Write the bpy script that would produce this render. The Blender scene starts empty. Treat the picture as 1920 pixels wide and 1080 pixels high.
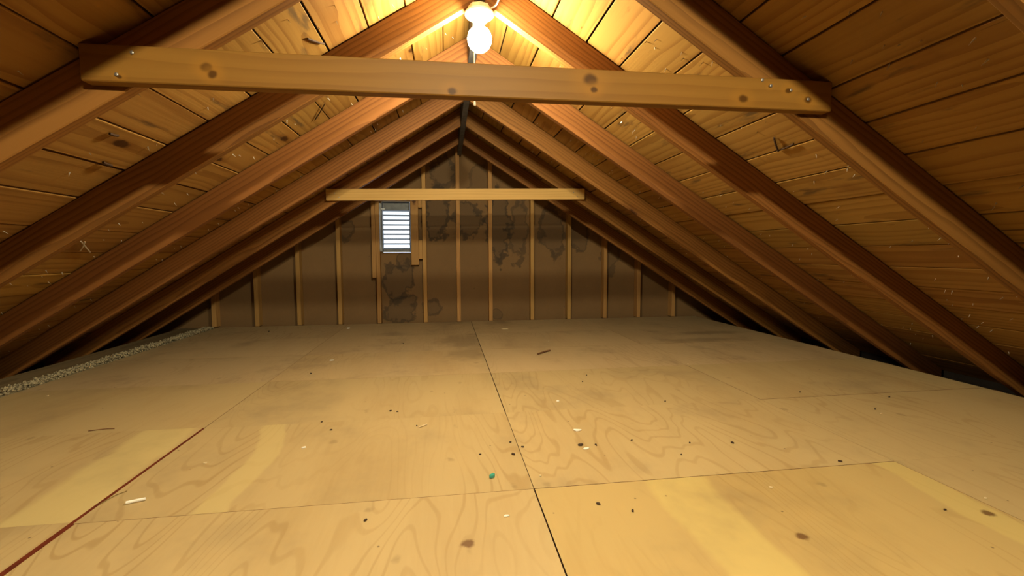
import bpy, bmesh, math, random
from mathutils import Matrix, Vector

# ------------------------------------------------------------------ camera, world, exposure
sc = bpy.context.scene
C = sc.collection
cam_d = bpy.data.cameras.new('camera'); cam = bpy.data.objects.new('camera', cam_d); C.objects.link(cam)
cam_d.sensor_width = 36.0; cam_d.sensor_fit = 'HORIZONTAL'; cam_d.lens = 36.0 * 866.83 / 1920.0
cam_d.clip_start = 0.02
R_, U_, F_ = ((0.98997844, -0.14116933, -0.00372824), (0.01405402, 0.07221853, 0.99728981), (0.14051749, 0.98734781, -0.07347879))
cam.matrix_world = Matrix(((R_[0], U_[0], -F_[0], -0.2485), (R_[1], U_[1], -F_[1], 0.0), (R_[2], U_[2], -F_[2], 0.6935), (0, 0, 0, 1)))
sc.camera = cam

W = bpy.data.worlds.new('daylight'); sc.world = W; W.use_nodes = True
bg = W.node_tree.nodes['Background']; bg.inputs[0].default_value = (0.80, 0.90, 1.0, 1); bg.inputs[1].default_value = 2.6
BULB_POWER = (930.0, 5600.0)             # emission strengths: bulb in view, brighter bulb behind the viewer
BULB_SIZE = (1.0, 0.62)
BULB_COLOR = (1.0, 0.90, 0.60, 1)

vs = sc.view_settings
sc.display_settings.display_device = 'sRGB'
vs.view_transform = 'Standard'; vs.look = 'None'; vs.exposure = 0.0; vs.gamma = 1.0; vs.use_curve_mapping = False

random.seed(7)
# ------------------------------------------------------------------ measured layout (metres; ridge runs along y)
XR, ZR = -0.1019, 1.6936                # ridge line and height of the rafter undersides at the ridge
SL, SR = 0.6343, 0.6309                 # slopes left / right
DV = 0.139                              # vertical depth of the rafters
Y1, DY, RT = 1.3107, 0.58953, 0.038     # near face of the collar-tie rafter, spacing, thickness
YB, YF = 4.84, -3.60                    # inner faces of far and near gable sheathing
YS = 4.75                               # front of far gable studs
def under(x, w=0.0):
    return ZR + w - (SL if x < XR else SR) * abs(x - XR)

# ------------------------------------------------------------------ node helpers
class NT:
    def __init__(s, name):
        s.m = bpy.data.materials.new(name); s.m.use_nodes = True; s.t = s.m.node_tree
        s.bsdf = s.t.nodes['Principled BSDF']
    def n(s, typ, **kw):
        nd = s.t.nodes.new(typ)
        for k, v in kw.items(): setattr(nd, k, v)
        return nd
    def l(s, a, b): s.t.links.new(a, b)
    def put(s, sock, v):
        if isinstance(v, (int, float)): sock.default_value = v
        elif isinstance(v, (tuple, list)): sock.default_value = v
        else: s.l(v, sock)
    def math(s, op, a, b=None, c=None, clamp=False):
        nd = s.n('ShaderNodeMath', operation=op); nd.use_clamp = clamp
        for i, v in enumerate((a, b, c)):
            if v is not None: s.put(nd.inputs[i], v)
        return nd.outputs[0]
    def vmath(s, op, a, b=None):
        nd = s.n('ShaderNodeVectorMath', operation=op); s.put(nd.inputs[0], a)
        if b is not None: s.put(nd.inputs[1], b)
        return nd.outputs['Value'] if op in ('LENGTH', 'DISTANCE', 'DOT_PRODUCT') else nd.outputs[0]
    def mix(s, f, a, b, mode='MIX'):
        nd = s.n('ShaderNodeMix', data_type='RGBA', blend_type=mode)
        s.put(nd.inputs[0], f); s.put(nd.inputs[6], a); s.put(nd.inputs[7], b); return nd.outputs[2]
    def ramp(s, v, lo, hi, a=0.0, b=1.0):
        nd = s.n('ShaderNodeMapRange', interpolation_type='SMOOTHSTEP'); s.put(nd.inputs[0], v)
        nd.inputs[1].default_value = lo; nd.inputs[2].default_value = hi; nd.inputs[3].default_value = a; nd.inputs[4].default_value = b
        return nd.outputs[0]
    def noise(s, vec, scale=1.0, detail=2.0, rough=0.5, dist=0.0):
        nd = s.n('ShaderNodeTexNoise'); s.put(nd.inputs['Vector'], vec); nd.inputs['Scale'].default_value = scale
        nd.inputs['Detail'].default_value = detail; nd.inputs['Roughness'].default_value = rough; nd.inputs['Distortion'].default_value = dist
        return nd.outputs[0]
    def vor(s, vec, scale=1.0, feature='F1'):
        nd = s.n('ShaderNodeTexVoronoi', feature=feature); s.put(nd.inputs['Vector'], vec); nd.inputs['Scale'].default_value = scale
        return nd
    def coords(s, seed=0.0, rand=1.0):
        tc = s.n('ShaderNodeTexCoord').outputs['Object']
        oi = s.n('ShaderNodeObjectInfo').outputs['Random']
        cx = s.n('ShaderNodeCombineXYZ')
        s.put(cx.inputs[0], s.math('MULTIPLY', oi, 37.0 * rand)); s.put(cx.inputs[1], s.math('MULTIPLY', oi, 11.3 * rand)); s.put(cx.inputs[2], s.math('MULTIPLY', oi, 5.7 * rand))
        o = s.vmath('ADD', tc, cx.outputs[0])
        if seed: o = s.vmath('ADD', o, (seed, seed * 1.7, seed * 0.6))
        return tc, o, oi
    def bump(s, h, strength=0.2, dist=0.003):
        b = s.n('ShaderNodeBump'); s.put(b.inputs['Height'], h); b.inputs['Strength'].default_value = strength; b.inputs['Distance'].default_value = dist
        s.l(b.outputs[0], s.bsdf.inputs['Normal'])

def c4(r, g, b): return (r, g, b, 1)

def wood(name, light, dark, rings=26.0, ringmix=0.55, streak=0.25, var=0.25, rough=0.6, knots=0.5, smudge=0.0, spots=(), spec=0.15, bump=0.25, flat=False):
    """sawn timber; local x runs along the grain. spots: (x, y, z, radius) knots on this one piece"""
    k = NT(name); tc, co, oi = k.coords()
    # knots also pull the grain around them
    # every piece is cut at its own distance from the heart of the log
    off = k.n('ShaderNodeCombineXYZ'); fr = lambda m: k.math('FRACT', k.math('MULTIPLY', oi, m))
    k.put(off.inputs[0], k.math('MULTIPLY', oi, 9.0)); k.put(off.inputs[1], k.math('MULTIPLY_ADD', fr(7.7), 0.15, -0.075)); k.put(off.inputs[2], k.math('MULTIPLY_ADD', fr(13.3), 0.09, 0.02))
    st = k.vmath('ADD', k.vmath('MULTIPLY', tc, (0.11, 1.0, 1.0)), off.outputs[0])
    warp = k.noise(k.vmath('MULTIPLY', co, (1.3, 5.0, 5.0)), 1.0, 2.0)
    st = k.vmath('ADD', st, k.mix(warp, (0, -0.045, -0.045, 1), (0, 0.045, 0.045, 1)))
    wv = k.n('ShaderNodeTexWave', wave_type='RINGS', rings_direction='X', wave_profile='SAW')
    k.put(wv.inputs['Vector'], st); wv.inputs['Scale'].default_value = rings; wv.inputs['Distortion'].default_value = 3.0
    wv.inputs['Detail'].default_value = 2.0; wv.inputs['Detail Scale'].default_value = 1.1
    ring = k.ramp(wv.outputs['Fac'], 0.35, 1.0)
    fine = k.noise(k.vmath('MULTIPLY', co, (3.0, 95.0, 95.0)), 1.0, 1.5, 0.6)
    big = k.noise(k.vmath('MULTIPLY', co, (0.7, 4.0, 4.0)), 1.0, 3.0, 0.55)
    f = k.math('ADD', k.math('MULTIPLY', ring, ringmix), k.math('MULTIPLY', k.math('SUBTRACT', fine, 0.5), streak * 2.0))
    f = k.math('ADD', f, k.math('MULTIPLY', k.math('SUBTRACT', big, 0.45), 1.1), clamp=True)
    col = k.mix(f, c4(*light), c4(*dark))
    val = k.math('ADD', k.math('MULTIPLY', oi, var), 1.0 - var * 0.5)
    hsv = k.n('ShaderNodeHueSaturation'); k.put(hsv.inputs['Color'], col); k.put(hsv.inputs['Value'], val)
    k.put(hsv.inputs['Hue'], k.math('ADD', 0.494, k.math('MULTIPLY', k.math('FRACT', k.math('MULTIPLY', oi, 7.31)), 0.012)))
    col = hsv.outputs[0]
    h = k.math('MULTIPLY', fine, 0.6)
    if knots > 0:
        v = k.vor(k.vmath('MULTIPLY', co, (2.1, 4.6, 0.0) if flat else (1.5, 3.6, 3.6)), 1.0)
        sp = k.n('ShaderNodeSeparateColor'); k.l(v.outputs['Color'], sp.inputs[0])
        pick = k.math('GREATER_THAN', sp.outputs[0], 1.0 - knots)
        wob = k.math('ADD', v.outputs['Distance'], k.math('MULTIPLY', k.math('SUBTRACT', k.noise(co, 28.0, 2.0), 0.5), 0.09))
        kn = k.math('MULTIPLY', k.ramp(wob, 0.055, 0.10, 1.0, 0.0), pick)
        halo = k.math('MULTIPLY', k.ramp(wob, 0.08, 0.22, 0.45, 0.0), pick)
        col = k.mix(halo, col, c4(dark[0] * 0.8, dark[1] * 0.7, dark[2] * 0.6))
        col = k.mix(k.math('MULTIPLY', kn, 0.9), col, c4(dark[0] * 0.22, dark[1] * 0.16, dark[2] * 0.14))
    for (sx, sy, sz, sr) in spots:
        d = k.vmath('DISTANCE', k.vmath('ADD', k.vmath('MULTIPLY', tc, (0.8, 1, 1)), k.mix(k.noise(tc, 30.0, 2.0), (-0.008, 0, -0.008, 1), (0.008, 0, 0.008, 1))), (sx * 0.8, sy, sz))
        col = k.mix(k.ramp(d, sr * 1.0, sr * 3.2, 0.42, 0.0), col, c4(light[0] * 1.25, light[1] * 1.15, light[2] * 0.9))
        col = k.mix(k.ramp(d, sr * 0.45, sr * 1.1, 0.85, 0.0), col, c4(dark[0] * 0.30, dark[1] * 0.24, dark[2] * 0.2))
    if flat:      # drying checks: thin dark lines along the grain
        ck = k.noise(k.vmath('MULTIPLY', co, (1.6, 46.0, 0.0)), 1.0, 2.0, 0.5)
        col = k.mix(k.ramp(ck, 0.72, 0.77, 0.0, 0.75), col, c4(0.035, 0.018, 0.008))
    if smudge > 0:
        sm = k.noise(k.vmath('MULTIPLY', co, (3.2, 15.0, 15.0)), 1.0, 4.0, 0.6)
        col = k.mix(k.ramp(sm, 0.60, 0.74, 0.0, smudge), col, c4(0.05, 0.032, 0.02))
    k.l(col, k.bsdf.inputs['Base Color'])
    k.bsdf.inputs['Roughness'].default_value = rough; k.bsdf.inputs['Specular IOR Level'].default_value = spec
    k.bump(h, bump, 0.002)
    return k.m

def plywood(name, light, dark, seed=0.0, bands=(), spots=(), stains=(), dust=0.0, contrast=0.55):
    """rotary-cut sheet; grain along local y. bands: (x centre, half width, slant, strength); spots: (x, y, r)"""
    k = NT(name); tc, co, oi = k.coords(seed)
    n1 = k.noise(k.vmath('MULTIPLY', co, (2.6, 0.50, 1.0)), 1.0, 2.6, 0.5, 0.25)
    s = k.math('SINE', k.math('MULTIPLY', n1, 170.0))
    area = k.ramp(k.noise(k.vmath('MULTIPLY', co, (1.6, 0.7, 1.0)), 1.0, 1.0), 0.38, 0.62)
    line = k.math('MULTIPLY', k.ramp(s, 0.62, 1.0), k.math('ADD', k.math('MULTIPLY', area, 0.55), 0.14))
    big = k.noise(k.vmath('MULTIPLY', co, (3.2, 0.8, 1.0)), 1.0, 3.0, 0.5)
    fine = k.noise(k.vmath('MULTIPLY', co, (70.0, 6.0, 1.0)), 1.0, 3.0, 0.6)
    f = k.math('ADD', k.math('MULTIPLY', line, contrast), k.math('MULTIPLY', k.math('SUBTRACT', big, 0.46), 1.5))
    f = k.math('ADD', f, k.math('MULTIPLY', k.math('SUBTRACT', fine, 0.5), 0.35), clamp=True)
    col = k.mix(f, c4(*light), c4(*dark))
    sep = k.n('ShaderNodeSeparateXYZ'); k.l(tc, sep.inputs[0])
    wob = k.math('MULTIPLY', k.math('SUBTRACT', k.noise(k.vmath('MULTIPLY', co, (1.0, 2.2, 1.0)), 1.0, 3.0), 0.5), 0.16)
    for (bx, bw, sl, bs) in bands:
        d = k.math('ABSOLUTE', k.math('SUBTRACT', k.math('ADD', k.math('ADD', sep.outputs[0], wob), k.math('MULTIPLY', sep.outputs[1], sl)), bx))
        col = k.mix(k.ramp(d, bw * 0.8, bw * 1.15, bs, 0.0), col, c4(light[0] * 1.18, light[1] * 1.26, light[2] * 1.15))
    # scuffs, stains and small dark specks
    v = k.vor(k.vmath('MULTIPLY', co, (7.0, 4.5, 1.0)), 1.0); sp = k.n('ShaderNodeSeparateColor'); k.l(v.outputs['Color'], sp.inputs[0])
    dd = k.math('ADD', v.outputs['Distance'], k.math('MULTIPLY', k.math('SUBTRACT', k.noise(co, 30.0, 2.0), 0.5), 0.3))
    col = k.mix(k.math('MULTIPLY', k.ramp(dd, 0.02, 0.12, 0.28, 0.0), k.math('GREATER_THAN', sp.outputs[0], 0.62)), col, c4(dark[0] * 0.35, dark[1] * 0.32, dark[2] * 0.3))
    v2 = k.vor(co, 24.0); sp2 = k.n('ShaderNodeSeparateColor'); k.l(v2.outputs['Color'], sp2.inputs[0])
    col = k.mix(k.math('MULTIPLY', k.ramp(v2.outputs['Distance'], 0.05, 0.10, 0.7, 0.0), k.math('GREATER_THAN', sp2.outputs[1], 0.93)), col, c4(0.06, 0.035, 0.02))
    dirt = k.noise(k.vmath('MULTIPLY', co, (2.0, 1.6, 1.0)), 1.0, 5.0, 0.65)
    col = k.mix(k.ramp(dirt, 0.50, 0.78, 0.0, 0.35 + dust), col, c4(0.17, 0.12, 0.075))
    for (sx, sy, rx, ry, st) in stains:
        p = k.vmath('MULTIPLY', k.vmath('SUBTRACT', tc, (sx, sy, 0)), (1 / rx, 1 / ry, 0))
        d = k.math('ADD', k.vmath('LENGTH', p), k.math('MULTIPLY', k.math('SUBTRACT', k.noise(tc, 7.0, 4.0, 0.65), 0.5), 1.6))
        col = k.mix(k.ramp(d, 0.3, 1.15, st, 0.0), col, c4(0.10, 0.062, 0.035))
    for (sx, sy, sr) in spots:
        d = k.vmath('DISTANCE', k.vmath('ADD', k.vmath('MULTIPLY', tc, (1, 1, 0)), k.mix(k.noise(tc, 45.0, 3.0), (-0.02, -0.02, 0, 1), (0.02, 0.02, 0, 1))), (sx, sy, 0))
        col = k.mix(k.ramp(d, sr * 0.5, sr * 1.2, 0.85, 0.0), col, c4(0.12, 0.05, 0.018))
    hsv = k.n('ShaderNodeHueSaturation'); k.put(hsv.inputs['Color'], col)
    k.put(hsv.inputs['Value'], k.math('ADD', k.math('MULTIPLY', oi, 0.10), 0.95))
    k.l(hsv.outputs[0], k.bsdf.inputs['Base Color'])
    k.bsdf.inputs['Roughness'].default_value = 0.55; k.bsdf.inputs['Specular IOR Level'].default_value = 0.25
    return k.m

def plain(name, col, rough=0.5, metal=0.0, noise=0.15, scale=20.0, spec=0.4):
    k = NT(name); tc, co, oi = k.coords()
    n = k.noise(co, scale, 3.0, 0.6)
    k.l(k.mix(k.ramp(n, 0.35, 0.75), c4(*col), c4(*[c * (1 - noise * 2) for c in col])), k.bsdf.inputs['Base Color'])
    k.bsdf.inputs['Roughness'].default_value = rough; k.bsdf.inputs['Metallic'].default_value = metal
    k.bsdf.inputs['Specular IOR Level'].default_value = spec
    return k.m

def glow(name, col, strength):
    k = NT(name); k.bsdf.inputs['Base Color'].default_value = (0.9, 0.9, 0.88, 1)
    k.bsdf.inputs['Emission Color'].default_value = col; k.bsdf.inputs['Emission Strength'].default_value = strength
    return k.m

def wall_board(name):
    """stained fibreboard of the far gable; object origin at world x=0, z=0"""
    k = NT(name); tc = k.n('ShaderNodeTexCoord').outputs['Object']
    base = k.mix(k.noise(tc, 3.0, 4.0, 0.6), c4(0.240, 0.134, 0.050), c4(0.165, 0.088, 0.030))
    fib = k.noise(k.vmath('MULTIPLY', tc, (60, 60, 25)), 1.0, 2.0)
    col = k.mix(k.math('MULTIPLY', fib, 0.25), base, c4(0.12, 0.075, 0.04))
    # hand-placed damp marks (x, z, rx, rz, strength): dark tide line round a duller middle
    for i, (sx, sz, rx, rz, st) in enumerate(WALL_STAINS):
        p = k.vmath('MULTIPLY', k.vmath('SUBTRACT', tc, (sx, 0, sz)), (1 / rx, 0, 1 / rz))
        w = k.math('MULTIPLY', k.math('SUBTRACT', k.noise(k.vmath('ADD', k.vmath('MULTIPLY', tc, (1, 0, 1)), (i * 3.3, 0, 0)), 6.5, 3.0, 0.62), 0.5), 2.0)
        d = k.math('ADD', k.vmath('LENGTH', p), w)
        col = k.mix(k.ramp(d, 0.75, 1.0, 0.5 * st, 0.0), col, c4(0.062, 0.042, 0.024))
        edge = k.ramp(k.math('SUBTRACT', k.math('ABSOLUTE', k.math('SUBTRACT', d, 0.9)), k.math('MULTIPLY', k.ramp(k.noise(k.vmath('ADD', tc, (i * 1.7, 0, 0)), 7.0, 2.0), 0.42, 0.68), 0.16)), 0.0, 0.16, 0.72 * st, 0.0)
        col = k.mix(edge, col, c4(0.030, 0.020, 0.012))
    sp = k.noise(tc, 38.0, 2.0)
    col = k.mix(k.ramp(sp, 0.70, 0.76, 0.0, 0.5), col, c4(0.06, 0.04, 0.02))
    k.l(col, k.bsdf.inputs['Base Color']); k.bsdf.inputs['Roughness'].default_value = 0.85
    return k.m

WALL_STAINS = [(-0.33, 1.12, 0.13, 0.26, 1.0), (-0.02, 1.05, 0.14, 0.20, 0.9), (-0.26, 1.52, 0.13, 0.17, 0.8), (0.30, 1.00, 0.13, 0.36, 1.0),
               (0.52, 0.95, 0.11, 0.34, 0.7), (0.88, 0.95, 0.14, 0.28, 0.8), (1.17, 0.95, 0.10, 0.26, 0.8), (1.50, 0.66, 0.10, 0.20, 0.6),
               (-0.74, 0.42, 0.15, 0.20, 0.9), (-0.72, 0.13, 0.16, 0.16, 0.8), (-0.40, 0.13, 0.11, 0.08, 0.7), (-1.25, 0.93, 0.09, 0.10, 0.7),
               (0.28, 0.06, 0.06, 0.06, 0.6), (0.10, 1.45, 0.12, 0.15, 0.5), (-0.66, 0.62, 0.07, 0.12, 0.8)]

M = {}
M['rafter'] = wood('fir_rafter', (0.215, 0.090, 0.021), (0.098, 0.035, 0.008), rings=20, ringmix=0.55, var=0.22, knots=0.35, rough=0.6)
M['plank'] = wood('pine_sheathing', (0.300, 0.158, 0.038), (0.162, 0.066, 0.011), rings=13, ringmix=0.50, streak=0.20, var=0.34, knots=0.80, smudge=0.7, rough=0.6, flat=True, bump=0.4)
M['felt'] = plain('roof_felt', (0.012, 0.010, 0.009), 0.95)
M['ridge'] = plain('grey_ridge', (0.085, 0.075, 0.072), 0.8, noise=0.2)  # even grey over the whole ridge board
M['stud'] = wood('stud_pine', (0.44, 0.25, 0.085), (0.26, 0.122, 0.036), rings=34, ringmix=0.45, var=0.3, knots=0.35)
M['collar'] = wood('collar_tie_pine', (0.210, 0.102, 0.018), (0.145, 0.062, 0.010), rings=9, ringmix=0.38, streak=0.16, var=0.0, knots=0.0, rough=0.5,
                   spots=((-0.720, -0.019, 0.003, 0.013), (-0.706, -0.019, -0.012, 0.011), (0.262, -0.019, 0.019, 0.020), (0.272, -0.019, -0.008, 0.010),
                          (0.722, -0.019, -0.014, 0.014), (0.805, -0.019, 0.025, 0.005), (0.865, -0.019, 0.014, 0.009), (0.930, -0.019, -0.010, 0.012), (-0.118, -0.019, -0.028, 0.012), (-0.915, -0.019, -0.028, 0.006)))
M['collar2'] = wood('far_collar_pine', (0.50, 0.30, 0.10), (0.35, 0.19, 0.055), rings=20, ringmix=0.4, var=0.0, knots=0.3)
M['wall'] = wall_board('stained_gable_board')
M['wall_plain'] = plain('gable_board', (0.09, 0.05, 0.022), 0.85, noise=0.15, scale=4)
M['dark'] = plain('dusty_lath', (0.020, 0.014, 0.010), 0.95)
M['dust_board'] = wood('dusty_board', (0.21, 0.145, 0.075), (0.12, 0.08, 0.04), rings=18, knots=0.2, rough=0.85)
M['insul'] = plain('vermiculite', (0.40, 0.33, 0.20), 0.9, noise=0.35, scale=60)
M['galv'] = plain('galvanised_steel', (0.16, 0.165, 0.175), 0.55, metal=0.4, noise=0.15)
M['galv_daylit'] = plain('daylit_galvanised_edge', (0.85, 0.87, 0.90), 0.4, metal=0.0)  # daylight reflected on the vent edges, painted in as near-white
M['louvre'] = plain('grey_louvre', (0.075, 0.08, 0.085), 0.6)
M['porcelain'] = plain('white_porcelain', (0.86, 0.85, 0.82), 0.2, noise=0.02)
M['box'] = plain('tan_outlet_box', (0.62, 0.52, 0.36), 0.5)
M['cable'] = plain('white_cable', (0.75, 0.72, 0.64), 0.5)
M['chain'] = plain('pull_cord', (0.80, 0.77, 0.70), 0.4)
M['bulb'] = [glow('lit_bulb', BULB_COLOR, BULB_POWER[0]), glow('lit_bulb_bright', BULB_COLOR, BULB_POWER[1])]
M['nail'] = plain('nail_steel', (0.34, 0.31, 0.28), 0.4, metal=0.7)
M['nailpt'] = plain('nail_point_steel', (0.62, 0.56, 0.46), 0.45, metal=0.2)
M['red'] = plain('red_edge_paint', (0.20, 0.033, 0.010), 0.7, noise=0.2, scale=30)
M['torn'] = plain('torn_dark_wood', (0.055, 0.024, 0.009), 0.85, noise=0.3, scale=60)
M['edge'] = plain('plywood_edge', (0.20, 0.09, 0.04), 0.8, noise=0.3, scale=60)

# ------------------------------------------------------------------ object helpers
def obj(name, bm, mat, parent=None, loc=(0, 0, 0), rot=None, mats=None):
    me = bpy.data.meshes.new(name); bmesh.ops.recalc_face_normals(bm, faces=bm.faces[:]); bm.to_mesh(me); bm.free()
    for m in (mats or [mat]): me.materials.append(m)
    o = bpy.data.objects.new(name, me); C.objects.link(o); o.location = loc
    if rot is not None: o.rotation_euler = rot
    if parent is not None: o.parent = parent
    return o
def inst(name, me, parent=None, loc=(0, 0, 0), rot=(0, 0, 0), scale=None):
    o = bpy.data.objects.new(name, me); C.objects.link(o); o.location = loc; o.rotation_euler = rot
    if scale: o.scale = scale
    if parent is not None: o.parent = parent
    return o
def tag(o, label, cat, group=None, kind=None):
    o['label'] = label; o['category'] = cat
    if group: o['group'] = group
    if kind: o['kind'] = kind
    return o
def empty(name, loc=(0, 0, 0)):
    o = bpy.data.objects.new(name, None); C.objects.link(o); o.location = loc; o.empty_display_size = 0.05; return o
def box(bm, x0, x1, y0, y1, z0, z1):
    v = [bm.verts.new(p) for p in ((x0, y0, z0), (x1, y0, z0), (x1, y1, z0), (x0, y1, z0), (x0, y0, z1), (x1, y0, z1), (x1, y1, z1), (x0, y1, z1))]
    for f in ((0, 3, 2, 1), (4, 5, 6, 7), (0, 1, 5, 4), (1, 2, 6, 5), (2, 3, 7, 6), (3, 0, 4, 7)): bm.faces.new([v[i] for i in f])
    return v
def bbox(x0, x1, y0, y1, z0, z1, bev=0.0):
    bm = bmesh.new(); box(bm, x0, x1, y0, y1, z0, z1)
    if bev: bmesh.ops.bevel(bm, geom=bm.edges[:], offset=bev, segments=1, affect='EDGES', profile=0.5)
    return bm
def prism_xz(bm, pts, y0, y1):
    a = [bm.verts.new((x, y0, z)) for x, z in pts]; b = [bm.verts.new((x, y1, z)) for x, z in pts]; n = len(pts)
    bm.faces.new(a); bm.faces.new(b[::-1])
    for i in range(n): bm.faces.new((a[i], b[i], b[(i + 1) % n], a[(i + 1) % n]))
def lathe(prof, n=24, cap=True):
    bm = bmesh.new(); rows = []
    for r, z in prof:
        rows.append([bm.verts.new((r * math.cos(2 * math.pi * i / n), r * math.sin(2 * math.pi * i / n), z)) for i in range(n)] if r > 1e-6 else [bm.verts.new((0, 0, z))])
    for a, b in zip(rows, rows[1:]):
        for i in range(n):
            j = (i + 1) % n
            if len(a) == 1 and len(b) == 1: continue
            if len(a) == 1: bm.faces.new((a[0], b[i], b[j]))
            elif len(b) == 1: bm.faces.new((a[i], b[0], a[j]))
            else: bm.faces.new((a[i], b[i], b[j], a[j]))
    if cap:
        for r in (rows[0], rows[-1]):
            if len(r) > 1: bm.faces.new(r)
    return bm
def tube(pts, r, n=8):
    bm = bmesh.new(); rows = []
    for i, p in enumerate(pts):
        p = Vector(p); d = (Vector(pts[min(i + 1, len(pts) - 1)]) - Vector(pts[max(i - 1, 0)])).normalized()
        u = d.orthogonal().normalized() if i == 0 else (rows_u - d * rows_u.dot(d)).normalized()
        rows_u = u; w = d.cross(u)
        rows.append([bm.verts.new(p + r * (math.cos(2 * math.pi * k / n) * u + math.sin(2 * math.pi * k / n) * w)) for k in range(n)])
    for a, b in zip(rows, rows[1:]):
        for k in range(n): bm.faces.new((a[k], b[k], b[(k + 1) % n], a[(k + 1) % n]))
    bm.faces.new(rows[0]); bm.faces.new(rows[-1]); return bm
def smooth(o):
    for p in o.data.polygons: p.use_smooth = True
    return o

# ------------------------------------------------------------------ floor: slab under plywood sheets
floor = obj('floor', bbox(-3.3, 3.2, YF - 0.1, YB + 0.1, -0.16, -0.10), M['dark'])
tag(floor, 'dark dusty ceiling layer under the plywood attic floor', 'floor', kind='structure')
rows_y = [-3.42, -2.75, -2.07, -1.40, -0.73, -0.05, 0.625, 1.300, 1.965, 2.650, 3.330, 4.010, 4.745]
cols_x = [-2.42, -1.22, 0.0, 1.22, 2.475]
PL, PD = (0.475, 0.350, 0.168), (0.35, 0.228, 0.092)
ply_def = plywood('plywood_floor', PL, PD)
ply_far = plywood('plywood_floor_dusty_falloff_lift', (0.50, 0.365, 0.195), (0.36, 0.245, 0.125), seed=4.0, dust=0.3)  # dusty far sheets; base colour also lightened to offset the lamp's falloff
special = {
    (0, 5): plywood('plywood_pale_edge', PL, PD, 2.0, bands=((0.50, 0.10, 0.02, 0.85),), contrast=0.6),
    (1, 5): plywood('plywood_streaked', PL, PD, 6.0, bands=((-0.30, 0.045, 0.10, 0.6),), contrast=0.75),
    (1, 4): plywood('plywood_cathedral', PL, PD, 9.0, spots=((0.41, 0.115, 0.018),), contrast=0.95),
    (2, 4): plywood('plywood_bright', (0.485, 0.347, 0.142), (0.360, 0.226, 0.074), 12.0, bands=((-0.18, 0.09, -0.05, 0.8), (0.56, 0.05, 0.0, 0.7)),
                    spots=((0.007, 0.024, 0.016), (0.572, 0.042, 0.016)), contrast=0.6),
    (1, 8): plywood('plywood_stained_middle', (0.50, 0.365, 0.195), (0.36, 0.245, 0.125), 15.0, stains=((0.50, 0.0, 0.24, 0.40, 0.40),), dust=0.3),  # stained far sheets, base lifted against lamp falloff too
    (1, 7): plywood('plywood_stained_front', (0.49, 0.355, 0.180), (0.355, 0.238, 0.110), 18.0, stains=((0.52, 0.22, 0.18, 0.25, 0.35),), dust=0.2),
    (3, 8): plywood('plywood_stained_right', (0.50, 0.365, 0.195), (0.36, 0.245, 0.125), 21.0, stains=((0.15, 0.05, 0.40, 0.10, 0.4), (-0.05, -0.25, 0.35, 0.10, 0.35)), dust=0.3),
}
for ci in range(4):
    for ri in range(len(rows_y) - 1):
        gx0 = 0.0020 if ci == 2 else 0.0008
        gx1 = 0.0020 if ci == 1 else 0.0006
        ri -= 2; rk = ri + 2
        if rows_y[rk + 1] < 0.65: continue      # unseen sheets behind the viewer left out to cut bounce light
        y0, y1 = rows_y[rk] + 0.0002, rows_y[rk + 1] - 0.0002
        if (ci, ri) in ((1, 4), (2, 4), (3, 5), (1, 5)): y1 -= 0.0006 if ci == 1 else 0.0020
        x0, x1 = cols_x[ci] + gx0, cols_x[ci + 1] - gx1
        if ci == 1 and ri <= 5: x0 += 0.0042 if ri == 5 else 0.0095
        if ri == 5 and ci in (1, 2): x0, x1 = (x0, x1 + 0.0010) if ci == 1 else (x0 - 0.0010, x1)
        top = random.uniform(-0.0003, 0.0003) + (0.004 if ci == 0 and ri <= 5 else 0.0)
        cx, cy = (x0 + x1) / 2, (y0 + y1) / 2
        bm = bbox(x0 - cx, x1 - cx, y0 - cy, y1 - cy, -0.018, top)
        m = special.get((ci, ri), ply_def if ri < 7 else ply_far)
        side = M['red'] if (ci == 0 and ri <= 5) else M['edge']
        o = obj('plywood_sheet', bm, m, floor, (cx, cy, 0), mats=[m, side])
        for f in o.data.polygons:
            if abs(f.normal.z) < 0.5: f.material_index = 1
# joists carrying the sheets, seen only through the gaps
for y in [Y1 + DY * k + 0.06 for k in range(-8, 7)]:
    obj('joist', bbox(-2.72, 2.56, -0.019, 0.019, -0.10, -0.0185), M['edge'], floor, (0, y, 0))

eb = obj('edge_board', bbox(-4.0, 4.1, -0.10, 0.10, -0.018, 0.002, 0.003), M['dust_board'], loc=(-2.64, 0.63, 0), rot=(0, 0, math.pi / 2))
tag(eb, 'dull dusty board along the left eave beside the pale insulation strip', 'board')

# loose insulation lying in the gap between board and sheets
def granules(name, xa, xb, ya, yb, n, seed):
    rnd = random.Random(seed); bm = bmesh.new()
    for i in range(n):
        y = rnd.uniform(ya, yb); x = rnd.gauss((xa + xb) / 2, (xb - xa) / 4.2)
        if (math.sin(y * 9.0) + math.sin(y * 23.0 + 1)) * 0.3 + rnd.random() < 0.12: continue
        r = rnd.uniform(0.004, 0.011)
        if x < -2.525 or x > -2.432: continue
        z = rnd.uniform(-0.01, 0.012) + 0.004
        vs_ = [bm.verts.new((x + r * a * rnd.uniform(.6, 1.3), y + r * b * rnd.uniform(.6, 1.3), z + r * c * rnd.uniform(.6, 1.2))) for a, b, c in ((1, 0, 0), (-1, 0, 0), (0, 1, 0), (0, -1, 0), (0, 0, 1), (0, 0, -1))]
        for a, b, c in ((0, 2, 4), (2, 1, 4), (1, 3, 4), (3, 0, 4), (2, 0, 5), (1, 2, 5), (3, 1, 5), (0, 3, 5)): bm.faces.new((vs_[a], vs_[b], vs_[c]))
    return obj(name, bm, M['insul'])
tag(granules('loose_insulation', -2.545, -2.415, -3.3, 4.70, 14000, 3), 'pale granular loose insulation in the gap along the left floor edge', 'insulation', kind='stuff')
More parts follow.
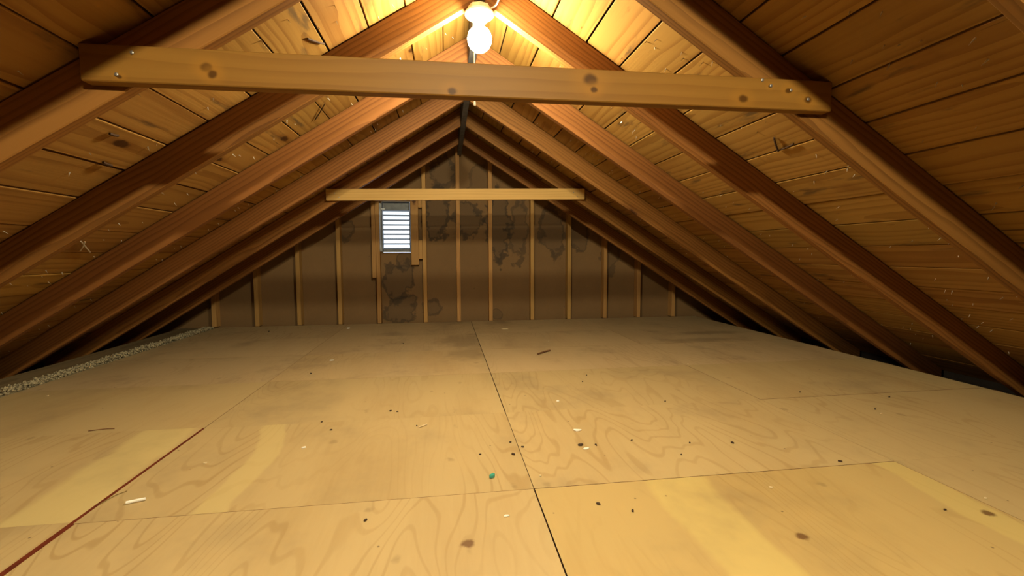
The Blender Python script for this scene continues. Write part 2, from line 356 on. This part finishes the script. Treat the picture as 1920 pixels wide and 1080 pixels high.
bed = obj('insulation_bed', bbox(-2.54, -2.424, YF + 0.05, YS - 0.02, -0.10, -0.006), M['insul'], floor)

# ------------------------------------------------------------------ roof slopes: felt slab with sheathing planks as parts
JL = [0.000, 0.145, 0.288, 0.428, 0.577, 0.719, 0.863, 1.015, 1.161, 1.311, 1.468, 1.629, 1.780, 1.932, 2.085, 2.238, 2.391, 2.544, 2.70, 2.85, 3.02]
JR = [0.000, 0.147, 0.294, 0.437, 0.580, 0.727, 0.868, 1.021, 1.166, 1.314, 1.464, 1.613, 1.762, 1.912, 2.065, 2.215, 2.366, 2.518, 2.67, 2.83, 3.02]
SPLINTERS = [(-1, (-0.713, 1.747, 1.442), (-0.679, 1.828, 1.4634), 0.0045, 'edge'), (-1, (-1.796, 2.231, 0.755), (-1.866, 2.379, 0.711), 0.0035, 'nailpt'),
             (-1, (-1.859, 2.313, 0.715), (-1.795, 2.250, 0.755), 0.003, 'nailpt'), (-1, (-1.290, 1.648, 1.076), (-1.286, 1.677, 1.0787), 0.006, 'edge'),
             (-1, (-1.3955, 1.7745, 1.009), (-1.3975, 1.8154, 1.008), 0.006, 'edge'), (1, (1.001, 1.646, 1.1335), (1.0585, 1.694, 1.0975), 0.005, 'edge'),
             (1, (1.0585, 1.694, 1.0975), (1.0488, 1.600, 1.1036), 0.004, 'edge'), (-1, (-0.868, 2.403, 1.3436), (-0.793, 2.290, 1.391), 0.003, 'edge')]
for side, S, J, nm in ((-1, SL, JL, 'left'), (1, SR, JR, 'right')):
    ang = math.atan(S); ca = math.cos(ang)
    bm = bmesh.new()
    p0 = (XR, ZR + DV + 0.024); p1 = (XR + side * 3.25, ZR + DV + 0.024 - S * 3.25)
    prism_xz(bm, [p0, p1, (p1[0], p1[1] + 0.03), (p0[0], p0[1] + 0.03)], YF - 0.12, YB + 0.12)
    slab = obj('ceiling_' + nm, bm, M['felt'])
    tag(slab, nm + ' roof slope clad inside with horizontal knotty pine boards', 'ceiling', kind='structure')
    for i in range(len(J) - 1):
        # a course is two or three boards, butted over rafters
        cuts = sorted(random.sample([-4, -2, -1, 3, 4, 5], 2)) if i % 3 else [random.choice([3, 4, -1])]
        ys = [YF - 0.02] + [Y1 + (c - 1) * DY + RT / 2 for c in cuts] + [YB + 0.03]
        gap = random.uniform(0.0025, 0.0048)
        if side < 0 and i == 8: gap = 0.007
        if side < 0 and i in (9, 3): gap = 0.005
        d0 = J[i] / ca + (0.002 if i else 0.008); d1 = J[i + 1] / ca - gap
        for a, b in zip(ys, ys[1:]):
            L_ = b - a - 0.002; w = d1 - d0
            bm = bbox(-L_ / 2, L_ / 2, -w / 2, w / 2, 0, 0.019, 0.0018)
            o = obj('plank', bm, M['plank'], slab)
            lift = random.uniform(0.0, 0.0035)
            dm = (d0 + d1) / 2
            ex = Vector((0, 1, 0)); ey = Vector((side * ca, 0, -math.sin(ang))); ez = ex.cross(ey)
            if ez.z < 0: ex = -ex; ez = -ez
            org = Vector((XR, (a + b) / 2, ZR + DV)) + ey * dm + Vector((side * math.sin(ang), 0, ca)) * lift
            mw = Matrix((ex, ey, ez)).transposed().to_4x4(); mw.translation = org
            mw = mw @ Matrix.Rotation(random.uniform(-0.006, 0.006), 4, 'X')
            o.matrix_world = mw
    # nail points coming through the boards, splinters
    bm = bmesh.new(); rnd = random.Random(20 + side)
    nrm = Vector((-side * math.sin(ang), 0, -ca)); dwn = Vector((side * ca, 0, -math.sin(ang)))
    for i in range(640):
        d = rnd.uniform(0.1, 2.8) / ca; y = rnd.uniform(-0.2, 4.3)
        ph = (y - Y1) % DY
        if ph < 0.05 or ph > DY - 0.012: continue
        base = Vector((XR, y, ZR + DV)) + dwn * d + nrm * (-0.004)
        h = rnd.uniform(0.008, 0.022); t = (nrm + Vector((rnd.uniform(-.5, .5), rnd.uniform(-.5, .5), rnd.uniform(-.3, .3)))).normalized()
        r = rnd.uniform(0.0016, 0.0034); u = t.orthogonal().normalized(); v = t.cross(u)
        ring = [bm.verts.new(base + r * (u * math.cos(k * 2.094) + v * math.sin(k * 2.094))) for k in range(3)]
        tip = bm.verts.new(base + t * h)
        for k in range(3): bm.faces.new((ring[k], ring[(k + 1) % 3], tip))
    # torn splinters hanging from the boards
    for sd, a_, b_, rr, mt in SPLINTERS:
        if sd != side: continue
        a_, b_ = Vector(a_), Vector(b_); m_ = (a_ + b_) / 2 + nrm * 0.004
        obj('splinter', tube([a_ + nrm * 0.001, m_, b_ + nrm * 0.003], rr * 0.8, 5), M['torn' if mt == 'edge' else mt], slab)
    np_ = obj('nail_points', bm, M['nailpt'], slab); np_['kind'] = 'stuff'

# ------------------------------------------------------------------ rafters
ORD = {1: 'first', 2: 'second', 3: 'third', 4: 'fourth', 5: 'fifth', 6: 'sixth'}
def rafter_label(k, nm):
    if k < -2: return 'fir rafter on the %s slope, %s from the near gable behind the viewer' % (nm, ORD[k + 7])
    if k == -2: return 'reddish fir rafter on the %s slope over the lamp behind the viewer' % nm
    if k == -1: return 'reddish fir rafter on the %s slope directly above the viewer' % nm
    if k == 0: return 'fir rafter on the %s slope nearer than the near collar tie' % nm
    return {1: 'large shadowed fir rafter on the %s slope that the near collar tie is nailed to',
            2: 'brown fir rafter on the %s slope ending beside the lit bulb',
            3: 'orange-lit fir rafter on the %s slope, first one beyond the bulb',
            4: 'fir rafter on the %s slope, second one beyond the bulb, above the far collar tie',
            5: 'dim fir rafter on the %s slope that the far collar tie is nailed to',
            6: 'dim fir rafter on the %s slope closest to the stained gable wall'}[k] % nm
for side, S, nm in ((-1, SL, 'left'), (1, SR, 'right')):
    ang = math.atan(S)
    for k in range(-6, 7):
        y0 = Y1 + (k - 1) * DY
        e = 2.98
        pts = [(XR + side * 0.020, ZR - S * 0.020), (XR + side * e, ZR - S * e), (XR + side * e, ZR - S * e + DV - 0.0015), (XR + side * 0.020, ZR - S * 0.020 + DV - 0.0015)]
        mid = Vector((XR + side * 1.5, y0 + RT / 2, ZR - S * 1.5 + DV / 2))
        rotm = Matrix.Rotation(ang if side > 0 else -ang, 4, 'Y')
        mw = rotm.copy(); mw.translation = mid; inv = mw.inverted()
        bm = bmesh.new(); prism_xz(bm, pts, y0, y0 + RT)
        bmesh.ops.bevel(bm, geom=bm.edges[:], offset=0.0025, segments=1, affect='EDGES')
        for v in bm.verts: v.co = inv @ v.co
        o = obj('rafter', bm, M['rafter']); o.matrix_world = mw
        tag(o, rafter_label(k, nm), 'rafter', 'rafters of the %s slope' % nm)

rb = obj('ridge_board', bbox(YF + 0.01, YS - 0.02, -0.019, 0.019, -0.155, 0.0, 0.002), M['ridge'], loc=(XR, 0, ZR + 0.141), rot=(0, 0, 0))
rb.rotation_euler = (0, 0, math.pi / 2)
tag(rb, 'narrow grey ridge board running along the peak to the gable', 'ridge board')

# ------------------------------------------------------------------ collar ties
def nail_head(parent, x, z, y=-0.0195, r=0.0045):
    return obj('nail_head', lathe([(r, 0), (r, 0.002), (r * 0.5, 0.003), (0, 0.003)], 10), M['nail'], parent, (x, y, z), (math.pi / 2, 0, 0))
def tie(xa, za, xb, zb, h, y_front, mat, label, name='collar_tie'):
    L_ = math.hypot(xb - xa, zb - za); a = math.atan2(zb - za, xb - xa)
    o = obj(name, bbox(-L_ / 2, L_ / 2, -0.019, 0.019, -h / 2, h / 2, 0.0025), mat, loc=((xa + xb) / 2, y_front + 0.019, (za + zb) / 2), rot=(0, -a, 0))
    tag(o, label, 'collar tie'); return o
t1 = tie(-1.108, 1.155, 0.902, 1.160, 0.087, Y1 - 0.0385, M['collar'], 'near pine collar tie with knots crossing the attic below the bulb')
for x, z in ((-0.888, 0.026), (-0.925, -0.027), (0.775, 0.037), (0.803, 0.022), (0.868, 0.012), (0.925, -0.012)): nail_head(t1, x, z)
t2 = tie(-1.125, 1.137, 0.86, 1.171, 0.087, Y1 + 4 * DY - 0.0385, M['collar2'], 'far pale collar tie in front of the gable wall and vent')
for x, z in ((-0.93, 0.01), (-0.90, -0.02), (0.90, 0.012), (0.93, -0.02)): nail_head(t2, x, z)

# ------------------------------------------------------------------ far gable: sheathing, studs, vent framing
wb = empty('wall_back', (0, YB, 0)); tag(wb, 'water-stained far gable wall with exposed pine studs', 'wall', kind='structure')
HX0, HX1, HZ0, HZ1 = -0.878, -0.603, 0.712, 1.225        # vent opening
def wall_poly(bm, x0, x1, z0=-0.1, ztop=None):
    if ztop is not None: pts = [(x0, z0), (x1, z0), (x1, ztop), (x0, ztop)]
    else:
        pts = [(x0, z0), (x1, z0), (x1, max(z0 + 0.002, under(x1, DV + 0.05)))]
        if x0 < XR < x1: pts.append((XR, under(XR, DV + 0.05)))
        pts.append((x0, max(z0 + 0.002, under(x0, DV + 0.05))))
    prism_xz(bm, pts, 0, 0.016)
def wall_panel(parts):
    bm = bmesh.new()
    for p in parts: wall_poly(bm, *p)
    return obj('wall_panel', bm, M['wall'], wb)
wall_panel([(-3.3, -2.072)]); wall_panel([(-2.070, -0.919)])
wall_panel([(-0.917, HX0), (HX0, HX1, -0.1, HZ0), (HX0, HX1, HZ1), (HX1, 0.204)])
wall_panel([(0.206, 1.437)]); wall_panel([(1.439, 3.2)])
stud_x = [-2.475, -2.089, -1.700, -1.315, -0.937, -0.480, -0.142, 0.187, 0.625, 1.021, 1.419, 1.798, 2.199]
for x in stud_x:
    d = YB - YS - 0.001
    pts = [(x, 0.001), (x + 0.038, 0.001), (x + 0.038, under(x + 0.038, DV - 0.004)), (x, under(x, DV - 0.004))]
    if x < XR < x + 0.038: pts = [(x, 0.001), (x + 0.038, 0.001), (x + 0.038, ZR - 0.03), (x, ZR - 0.03)]
    bm = bmesh.new(); prism_xz(bm, pts, -d, -0.0005)
    bmesh.ops.bevel(bm, geom=bm.edges[:], offset=0.002, segments=1, affect='EDGES')
    # grain runs along local x: turn the stud upright
    rot = Matrix.Rotation(-math.pi / 2, 4, 'Y'); inv = rot.inverted(); org = Vector((x + 0.019, 0, 0.4))
    for v in bm.verts: v.co = inv @ (v.co - org)
    o = obj('stud', bm, M['stud'], wb); o.matrix_local = Matrix.Translation(org) @ rot
def block(name, x0, x1, z0, z1, y0, y1):
    bm = bbox(-(z1 - z0) / 2, (z1 - z0) / 2, -(y1 - y0) / 2, (y1 - y0) / 2, -(x1 - x0) / 2, (x1 - x0) / 2, 0.002)
    o = obj(name, bm, M['stud'], wb, ((x0 + x1) / 2, (y0 + y1) / 2 - YB, (z0 + z1) / 2), (0, -math.pi / 2, 0)); return o
block('cripple_block', -0.976, -0.9385, 0.462, 1.215, YS + 0.002, YB - 0.002)
block('vent_trim', -0.594, -0.520, 0.585, 1.30, YS + 0.02, YB - 0.002)
block('spacer_block', -0.5185, -0.4815, 0.645, 0.835, YS + 0.01, YB - 0.002)
block('spacer_block', -0.5185, -0.4815, 1.16, 1.26, YS + 0.02, YB - 0.002)

# gable vent with louvres
gv = empty('gable_vent', ((HX0 + HX1) / 2, YB, HZ0)); tag(gv, 'small metal louvred vent letting daylight through the far gable', 'vent')
vw, vh = HX1 - HX0 - 0.004, HZ1 - HZ0 - 0.004
bm = bmesh.new(); t = 0.004
box(bm, -vw / 2, -vw / 2 + t, -0.055, 0.045, 0.002, vh); box(bm, vw / 2 - t, vw / 2, -0.055, 0.045, 0.002, vh)
box(bm, -vw / 2 + t, vw / 2 - t, -0.055, 0.045, 0.002, 0.002 + t); box(bm, -vw / 2 + t, vw / 2 - t, -0.055, 0.045, vh - t, vh)
obj('vent_frame', bm, M['galv'], gv)
obj('header_panel', bbox(-vw / 2 + 0.005, vw / 2 - 0.005, 0.02, 0.024, vh - 0.080, vh - 0.0045), M['galv'], gv)
obj('sill_flange', bbox(-vw / 2 + 0.005, vw / 2 - 0.005, 0.01, 0.014, 0.0065, 0.034), M['galv'], gv)
bm = bmesh.new(); q = [(-vw / 2 - 0.0195, -0.088), (-vw / 2 - 0.0005, -0.003), (-vw / 2 - 0.0030, -0.003), (-vw / 2 - 0.0205, -0.086)]
lo = [bm.verts.new((x, y, 0.010)) for x, y in q]; hi = [bm.verts.new((x, y, vh - 0.02)) for x, y in q]
bm.faces.new(lo); bm.faces.new(hi[::-1])
for i in range(4): bm.faces.new((lo[i], lo[(i + 1) % 4], hi[(i + 1) % 4], hi[i]))
obj('edge_flange', bm, M['galv_daylit'], gv)
obj('edge_flange', bbox(-vw / 2 - 0.006, -vw / 2 + 0.030, -0.062, -0.0605, vh - 0.080, vh - 0.073), M['galv_daylit'], gv)
obj('edge_flange', bbox(-vw / 2 + 0.006, vw / 2 - 0.006, -0.056, -0.050, 0.0065, 0.0100), M['galv_daylit'], gv)
slat_me = None
z0, z1 = 0.040, vh - 0.086
for i in range(9):
    z = z0 + (z1 - z0) * i / 8
    if slat_me is None:
        s_ = obj('slat', bbox(-vw / 2 + 0.006, vw / 2 - 0.006, -0.026, 0.026, -0.0012, 0.0012), M['louvre'], gv, (0, 0.012, z), (math.radians(-14), 0, 0)); slat_me = s_.data
    else: inst('slat', slat_me, gv, (0, 0.012, z), (math.radians(-14), 0, 0))

# rest of the shell, out of the picture
bm = bmesh.new(); prism_xz(bm, [(-3.2, -0.12), (3.1, -0.12), (3.1, under(3.1, DV + 0.04)), (XR, under(XR, DV + 0.05)), (-3.2, under(-3.2, DV + 0.04))][::-1], YF - 0.03, YF)
tag(obj('wall_front', bm, M['wall_plain']), 'near gable wall behind the viewer', 'wall', kind='structure')
for side, nm, x in ((-1, 'left', XR - 3.0), (1, 'right', XR + 3.0)):
    o = obj('wall_' + nm, bbox(min(x, x + side * 0.03), max(x, x + side * 0.03), YF - 0.1, YB + 0.1, -0.30, 0.06), M['dark'])
    tag(o, 'low dark eave wall closing the %s roof edge' % nm, 'wall', kind='structure')

# ------------------------------------------------------------------ bulbs in porcelain holders
def lamp(y, label, group, which):
    t = empty('ceiling_lamp', (XR - 0.003, y, 1.6630)); tag(t, label, 'lamp', group)
    obj('outlet_box', lathe([(0.0, 0), (0.043, 0), (0.0445, -0.003), (0.0445, -0.018), (0.041, -0.0195), (0, -0.0195)], 8), M['box'], t)
    smooth(obj('lampholder', lathe([(0, -0.020), (0.052, -0.020), (0.057, -0.024), (0.057, -0.033), (0.050, -0.039), (0.030, -0.043), (0.026, -0.060), (0.022, -0.062), (0, -0.062)], 32), M['porcelain'], t))
    prof = [(0.0, -0.0625), (0.014, -0.0625), (0.015, -0.072), (0.022, -0.078), (0.034, -0.088), (0.044, -0.102), (0.048, -0.121), (0.045, -0.140), (0.037, -0.156), (0.022, -0.168), (0.008, -0.1725), (0, -0.173)]
    smooth(obj('light_bulb', lathe([(q_[0] * BULB_SIZE[which], -0.0625 + (q_[1] + 0.0625) * BULB_SIZE[which]) for q_ in prof] if which else prof, 24, cap=False), M['bulb'][which], t))
    ch = obj('pull_cord', tube([(-0.025, -0.040, -0.041), (-0.0255, -0.052, -0.047), (-0.0255, -0.056, -0.058), (-0.0255, -0.057, -0.385)], 0.0021, 6), M['chain'], t)
    obj('cord_knob', lathe([(0, 0.006), (0.003, 0.005), (0.0045, -0.004), (0.0045, -0.012), (0, -0.014)], 10), M['chain'], ch, (-0.0255, -0.057, -0.385))
    pts = [(0.045 + 0.030 * math.sin(a), -0.012 - 0.004 * i, -0.008 + 0.030 * (1 - math.cos(a)) * 1.3) for i, a in enumerate([0.3 * j for j in range(8)])]
    smooth(obj('cable', tube(pts, 0.0035, 8), M['cable'], t))
    return t
lamp(1.8930, 'bare lit bulb in white porcelain holder hanging below the ridge', None, 0)
lamp(-0.465, 'second bare bulb in porcelain holder behind the viewer', None, 1)

# ------------------------------------------------------------------ small litter on the floor
def flake(name, loc, sx, sy, h, rz, mat, label, cat, group=None, curl=0.0, n=7, seed=1):
    rnd = random.Random(seed); bm = bmesh.new(); top = []; bot = []
    for i in range(n):
        a = 2 * math.pi * i / n; r = rnd.uniform(0.72, 1.1)
        x, y = sx * r * math.cos(a), sy * r * math.sin(a); z = curl * (x / sx) ** 2
        top.append(bm.verts.new((x * .92, y * .92, z + h))); bot.append(bm.verts.new((x, y, z)))
    bm.faces.new(top); bm.faces.new(bot[::-1])
    for i in range(n): bm.faces.new((bot[i], bot[(i + 1) % n], top[(i + 1) % n], top[i]))
    o = obj(name, bm, mat, loc=(loc[0], loc[1], 0.0012 + (0.004 if -2.42 < loc[0] < -1.22 and loc[1] < 1.96 else 0)), rot=(0, 0, rz)); return tag(o, label, cat, group)
def stick(name, loc, L_, r, rz, mat, label, cat, bend=0.0, group=None):
    o = obj(name, tube([(-L_ / 2, 0, r), (-L_ / 6, bend * 0.7, r), (L_ / 6, bend, r * 1.1), (L_ / 2, bend * 0.2, r)], r, 6), mat, loc=(loc[0], loc[1], 0.001 + (0.004 if -2.42 < loc[0] < -1.22 and loc[1] < 1.96 else 0)), rot=(0, 0, rz))
    return tag(o, label, cat, group)
M['teal'] = plain('teal_plastic', (0.05, 0.36, 0.27), 0.35)
M['paper'] = plain('white_paper', (0.82, 0.79, 0.72), 0.7, noise=0.05)
M['chip'] = plain('pale_wood_chip', (0.70, 0.56, 0.34), 0.7)
M['pellet'] = plain('dark_pellet', (0.045, 0.025, 0.014), 0.7)
M['straw'] = plain('dry_stem', (0.22, 0.15, 0.05), 0.8)
flake('plastic_scrap', (-0.117, 1.388), 0.011, 0.009, 0.007, 0.4, M['teal'], 'small teal plastic scrap on the plywood near the centre seam', 'scrap', curl=0.002, seed=2)
pr = stick('paper_roll', (-1.122, 1.391), 0.044, 0.0042, 0.35, M['paper'], 'thin white rolled paper beside the red floor seam', 'paper')
stick('dry_grass_blade', (-1.20, 1.425), 0.075, 0.0011, 1.2, M['straw'], 'thin curved dry grass blade next to the white paper roll', 'grass blade', 0.008)
stick('dark_splinter', (0.422, 3.134), 0.15, 0.006, 0.75, M['edge'], 'dark wood splinter lying on the far floor right of centre', 'splinter', 0.004)
stick('dry_straw', (-1.614, 2.004), 0.085, 0.0018, 0.15, M['edge'], 'brown straw lying on the floor near the left edge', 'straw', 0.006)
stick('pale_splinter', (-0.35, 1.852), 0.040, 0.0028, 0.75, M['chip'], 'pale wood splinter on the floor in the middle distance', 'splinter')
flake('white_chip', (0.253, 1.714), 0.017, 0.008, 0.003, -0.2, M['paper'], 'largest white chip on the floor right of the centre seam', 'chip', curl=0.003, seed=5)
flake('white_chip', (0.235, 1.545), 0.014, 0.007, 0.003, 0.2, M['paper'], 'white chip with dark underside just below the largest one', 'chip', seed=6)
flake('dark_chip', (0.225, 1.578), 0.013, 0.007, 0.005, 0.2, M['pellet'], 'dark chip touching the second white chip right of the seam', 'chip', seed=16)
flake('white_chip', (-0.099, 1.168), 0.010, 0.0045, 0.002, 0.1, M['paper'], 'slim white chip in the foreground left of the centre seam', 'chip', seed=7)
flake('white_chip', (-0.764, 1.706), 0.009, 0.006, 0.003, 0.5, M['paper'], 'white chip alone in the left middle of the floor', 'chip', seed=8)
flake('white_chip', (0.284, 4.208), 0.035, 0.018, 0.004, 0.1, M['chip'], 'yellowish chip far back close to the gable wall', 'chip', seed=9)
flake('white_chip', (-1.167, 4.48), 0.020, 0.014, 0.006, 0.9, M['paper'], 'pale chip at the foot of the gable wall below the vent', 'chip', seed=10)
flake('white_chip', (-1.0, 3.129), 0.016, 0.012, 0.003, 0.3, M['paper'], 'pale chip on the far left floor', 'chip', seed=11)
flake('white_chip', (0.263, 2.078), 0.009, 0.009, 0.004, 0.3, M['paper'], 'round white speck on the floor right of the seam, mid distance', 'chip', seed=12)
CRUMBS = [((1.599, 1.704), 'tiny pale crumb beside a dark pellet near the right eave'), ((0.693, 1.2), 'tiny pale crumb in the middle of the yellow foreground sheet'),
          ((1.249, 1.056), 'tiny pale crumb just right of the right-hand foreground seam'), ((-1.053, 1.625), 'tiny pale crumb a little right of the red seam'),
          ((1.243, 2.67), 'tiny pale crumb on the right-hand seam in the middle distance'), ((0.547, 3.555), 'tiny pale crumb behind the dark splinter on the far floor'),
          ((-0.607, 4.066), 'tiny pale crumb far back left of the centre seam'), ((0.034, 1.372), 'tiny pale crumb just right of the centre seam level with the teal scrap'),
          ((-2.207, 2.543), 'tiny pale crumb near the insulation strip on the left')]
for i, ((x, y), lab) in enumerate(CRUMBS):
    flake('pale_crumb', (x, y), random.uniform(0.004, 0.007), random.uniform(0.003, 0.005), 0.003, random.uniform(0, 3), M['chip'], lab, 'crumb', 'pale crumbs on the floor', seed=30 + i)
PELLETS = [((-0.028, 1.537), 1.3, 'largest dark pellet left of the centre seam, beyond the teal scrap'), ((-0.023, 1.642), .8, 'dark pellet left of the centre seam, level with the white chips'),
           ((0.015, 1.593), .95, 'dark pellet touching the right edge of the centre seam'), ((-0.141, 1.554), .8, 'small dark pellet straight behind the teal scrap'),
           ((0.16, 1.188), 1.1, 'dark pellet on the yellow foreground sheet, nearest the centre seam'), ((0.24, 1.141), 1.0, 'dark pellet on the yellow foreground sheet, second from the centre seam'),
           ((0.625, 1.538), .9, 'dark pellet on the right half, left one of a spaced pair'), ((0.779, 1.515), 1.2, 'blackest dark pellet on the right half, right one of a spaced pair'),
           ((1.039, 1.322), 1.1, 'dark pellet on the back edge of the yellow foreground sheet'), ((0.545, 1.45), .7, 'tiny dark pellet just in front of the spaced pair on the right'),
           ((0.425, 1.593), .9, 'dark pellet between the white chips and the spaced pair'), ((0.28, 1.572), 1.0, 'dark pellet just right of the white chip with the dark chip'),
           ((-0.768, 1.963), .9, 'dark pellet on the cross seam left of centre'), ((-0.708, 1.866), 1.0, 'dark pellet just in front of the cross seam left of centre'),
           ((-0.502, 2.061), 1.0, 'dark pellet beyond the pale splinter, left one of two'), ((-0.470, 2.045), .8, 'dark pellet beyond the pale splinter, right one of two'),
           ((-0.466, 1.201), 1.0, 'dark pellet alone on the left foreground sheet'), ((0.475, 2.385), .9, 'dark pellet on the right mid floor, nearer one of two'),
           ((0.537, 2.51), .9, 'dark pellet on the right mid floor, farther one of two'), ((-1.038, 2.793), 1.3, 'dark pellet on the left floor in front of the far pale chip'),
           ((0.76, 2.001), 1.0, 'slim dark pellet on the right, well behind the white chips'), ((-0.586, 3.628), 1.4, 'dark pellet far back left of the centre seam'),
           ((1.624, 1.756), 1.1, 'dark pellet beside a pale crumb near the right eave'), ((-1.844, 4.41), 1.7, 'dark pellet farthest back, at the left foot of the gable'),
           ((1.849, 1.898), 1.0, 'dark pellet closest to the right eave'), ((1.487, 2.033), 1.0, 'dark pellet just behind the right-hand cross seam'),
           ((1.073, 1.022), .8, 'dark pellet next to the right-hand knot of the yellow sheet'), ((-0.375, 1.86), .8, 'dark pellet at the left tip of the pale splinter')]
for i, ((x, y), s, lab) in enumerate(PELLETS):
    flake('dark_pellet', (x, y), 0.0062 * s, 0.0036 * s, 0.0036 * s, random.uniform(0, 3), M['pellet'], lab, 'pellet', 'dark pellets on the floor', seed=60 + i)
